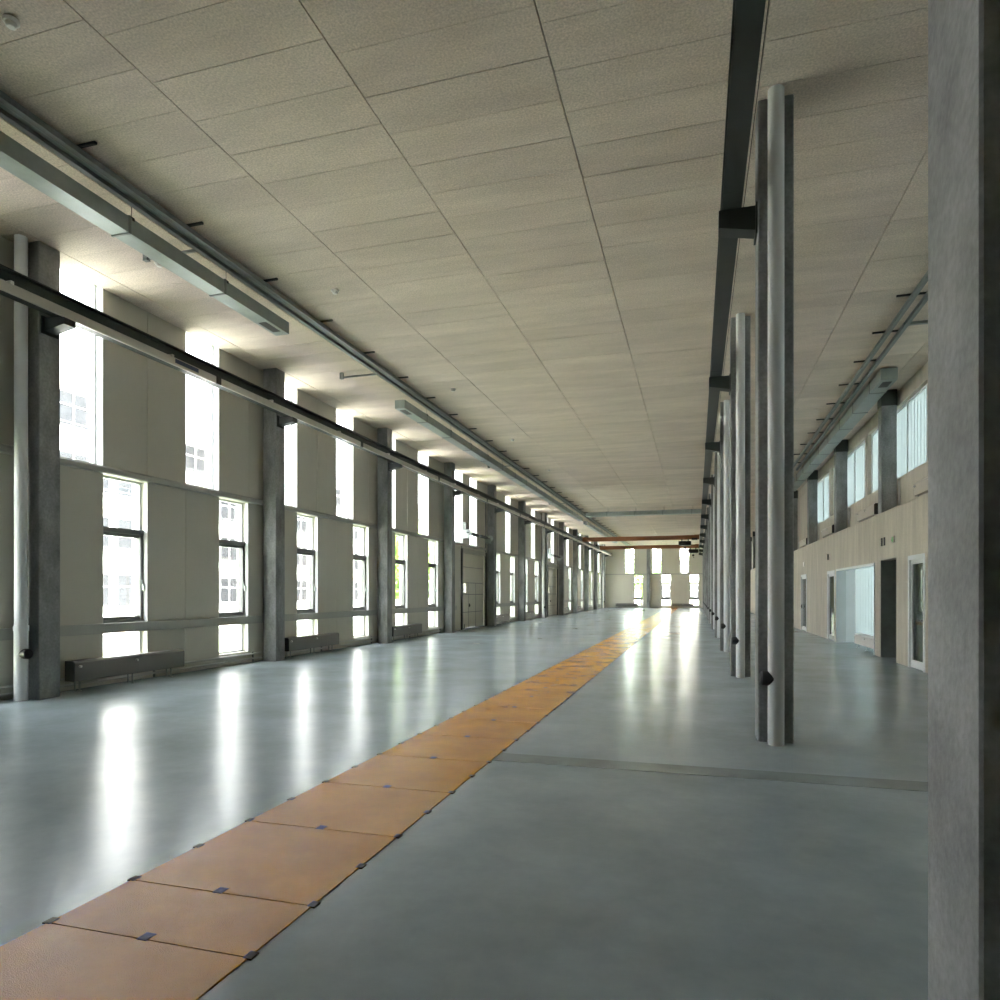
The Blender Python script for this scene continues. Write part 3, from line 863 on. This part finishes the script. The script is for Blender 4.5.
# ------------------------------------------------------------------ floor plates and trench cover
PX0, PX1 = -3.02, -1.885
lens = [(1.52, 2.54), (2.54, 3.05)]
y = 3.05
while y < 76.5:
    lens.append((y, y + 1.02)); y += 1.02
def make_plate(ln):
    hw = (PX1 - PX0) / 2
    mb = MB(); mb.box(-hw, hw, .004, ln - .004, 0, .006, .0015)
    o = mb.build('floor_plate', M['plate'])
    spots = [.0] if ln < .8 else [0.0, ln / 2]
    for s_ in spots:
        for x in (-hw, hw):
            MB().box(x - .022, x + .022, s_ - .010, s_ + .05, 0.0, .0085, .002).build('lifting_lug', M['lug'], o)
    MB().box(-.028, .028, -.010, .055, .0, .0085, .002).build('lifting_lug', M['lug'], o)
    return o
half = make_plate(.51); full = make_plate(1.02)
xc = (PX0 + PX1) / 2
cnt = 0
first = True
for i, (a, b) in enumerate(lens):
    if b - a < .8:
        o = half; o.location = (xc, a, 0)
        tag(o, 'half-length orange floor plate, second from the near end of the strip', 'floor plate', 'orange floor plates')
        continue
    n = i
    lb = ('orange floor plate at the bottom left, nearest of the strip' if n == 0 else
          ('orange floor plate in the strip, %s from the near end' % ORD[n]) if n < 14 else 'orange floor plate in the far part of the strip')
    if first:
        o = full; o.location = (xc, a, 0); first = False
        tag(o, lb, 'floor plate', 'orange floor plates')
    else:
        dup(full, (xc, a, 0), lb, 'orange floor plates')
    if n >= 14: pass
o = MB().box(PX1 + .005, XR, 6.21, 6.52, 0.0, .003).build('trench_cover', M['chan'])
tag(o, 'dark grey strip across the floor from the orange plates to the right wall', 'trench cover')

# ------------------------------------------------------------------ outside
o = MB().box(-16.5, XL - LW, -40, 110, -.30, -.10).build('lawn', M['grass']); tag(o, 'green lawn outside along the left wall', 'lawn', kind='structure')
o = MB().box(-23, -16.5, -40, 110, -.32, -.14).build('road', M['road']); tag(o, 'grey road outside beyond the lawn', 'road', kind='structure')
o = MB().box(-70, -23, -40, 110, -.32, -.10).build('pavement', M['pave']); tag(o, 'pale paving outside in front of the opposite building', 'pavement', kind='structure')
o = MB().box(XL - LW, 40, Y1 + .3, 110, -.30, -.10).build('lawn', M['grass']); tag(o, 'green lawn beyond the far end wall', 'lawn', kind='structure')
o = MB().box(8.2, 40, -40, Y1 + .3, -.32, -.10).build('pavement', M['pave']); tag(o, 'pale paving outside the right wall', 'pavement', kind='structure')

def building(x, y0, y1, floors, fh, label, bay=4.2, depth=12):
    t = thing('office_building', (x, y0, -.10), label, 'building', 'buildings across the road')
    ln = y1 - y0; ht = floors * fh + .6
    MB().box(-depth, 0, 0, ln, 0, ht).build('wall', M['facade'], t)
    for f in range(floors + 1):
        MB().box(0, .55, -.1, ln + .1, f * fh, f * fh + .45).build('floor_slab', M['slabm'], t)
    n = int(ln / bay)
    n = min(n, 96 // floors)
    first = None
    for f in range(floors):
        for i in range(n):
            yb = i * bay + .5
            if first is None:
                first = MB().box(0, .06, 0, bay - .5, 0, fh - 1.5).build('window', M['bwin'], t)
                mu = MB()
                for q in (0, .33, .66, 1.0): mu.box(.06, .12, q * (bay - .56), q * (bay - .56) + .06, 0, fh - 1.5)
                mu.box(.06, .12, 0, bay - .5, (fh - 1.5) * .6, (fh - 1.5) * .6 + .06)
                mu.build('mullions', M['slabm'], first)
                first.location = (0, yb, f * fh + .95)
            else:
                c = first.copy(); COL.objects.link(c); c.parent = t; c.location = (0, yb, f * fh + .95)
                for g in first.children:
                    d = g.copy(); COL.objects.link(d); d.parent = c
    for f in range(1, floors):
        rl = MB()
        for z in (.62, .82, 1.02): rl.box(.49, .53, 0, ln, f * fh + z, f * fh + z + .04)
        rl.build('railing', M['frame'], t)
    return t
building(-34, -22, 38, 4, 3.4, 'pale office block with slab bands across the road, opposite the near windows')
building(-40, 44, 100, 4, 3.6, 'pale office block farther along the road')
b_ = building(0, 0, 24, 4, 3.4, 'grey building beyond the far end wall, seen through its right-hand windows', 4.2, 10)
b_.location = (-6.0, 97, -.10); b_.rotation_euler = (0, 0, -math.pi / 2)

def tree(x, y, h, r, label):
    t = thing('tree', (x, y, -.10), label, 'tree', 'trees outside')
    MB().tube((0, 0, 0), (0.05, .03, h * .55), .14, .08, n=10).tube((0.05, .03, h * .5), (.5, .3, h * .75), .06, .03, n=8).tube((0.05, .03, h * .5), (-.4, -.3, h * .78), .06, .03, n=8).build('trunk', M['bark'], t)
    mb = MB()
    for i in range(1500):
        th = random.uniform(0, 2 * math.pi); ph = math.acos(random.uniform(-1, 1)); rr = r * random.uniform(.45, 1) * (1 + .18 * math.sin(3 * th + 2 * ph))
        c = Vector((rr * math.sin(ph) * math.cos(th), rr * math.sin(ph) * math.sin(th), h * .62 + rr * 1.15 * math.cos(ph)))
        u = Vector((random.uniform(-1, 1), random.uniform(-1, 1), random.uniform(-1, 1))).normalized() * .17
        v = u.orthogonal().normalized() * .10
        vs = [mb.bm.verts.new(c + d) for d in (-u, v, u, -v)]
        mb.bm.faces.new(vs)
    mb.build('foliage', M['leaf'], t)
tree(-6.4, 84, 6.5, 2.4, 'green tree outside the far end wall, seen through the left lower window')
tree(-10.5, 88, 8.5, 3.0, 'larger green tree behind the one outside the far end wall')
tree(-14.5, 62, 6.0, 2.0, 'green tree outside the left wall near the far end')
tree(-14.8, 33, 5.5, 1.9, 'green tree outside the left wall opposite the gates')
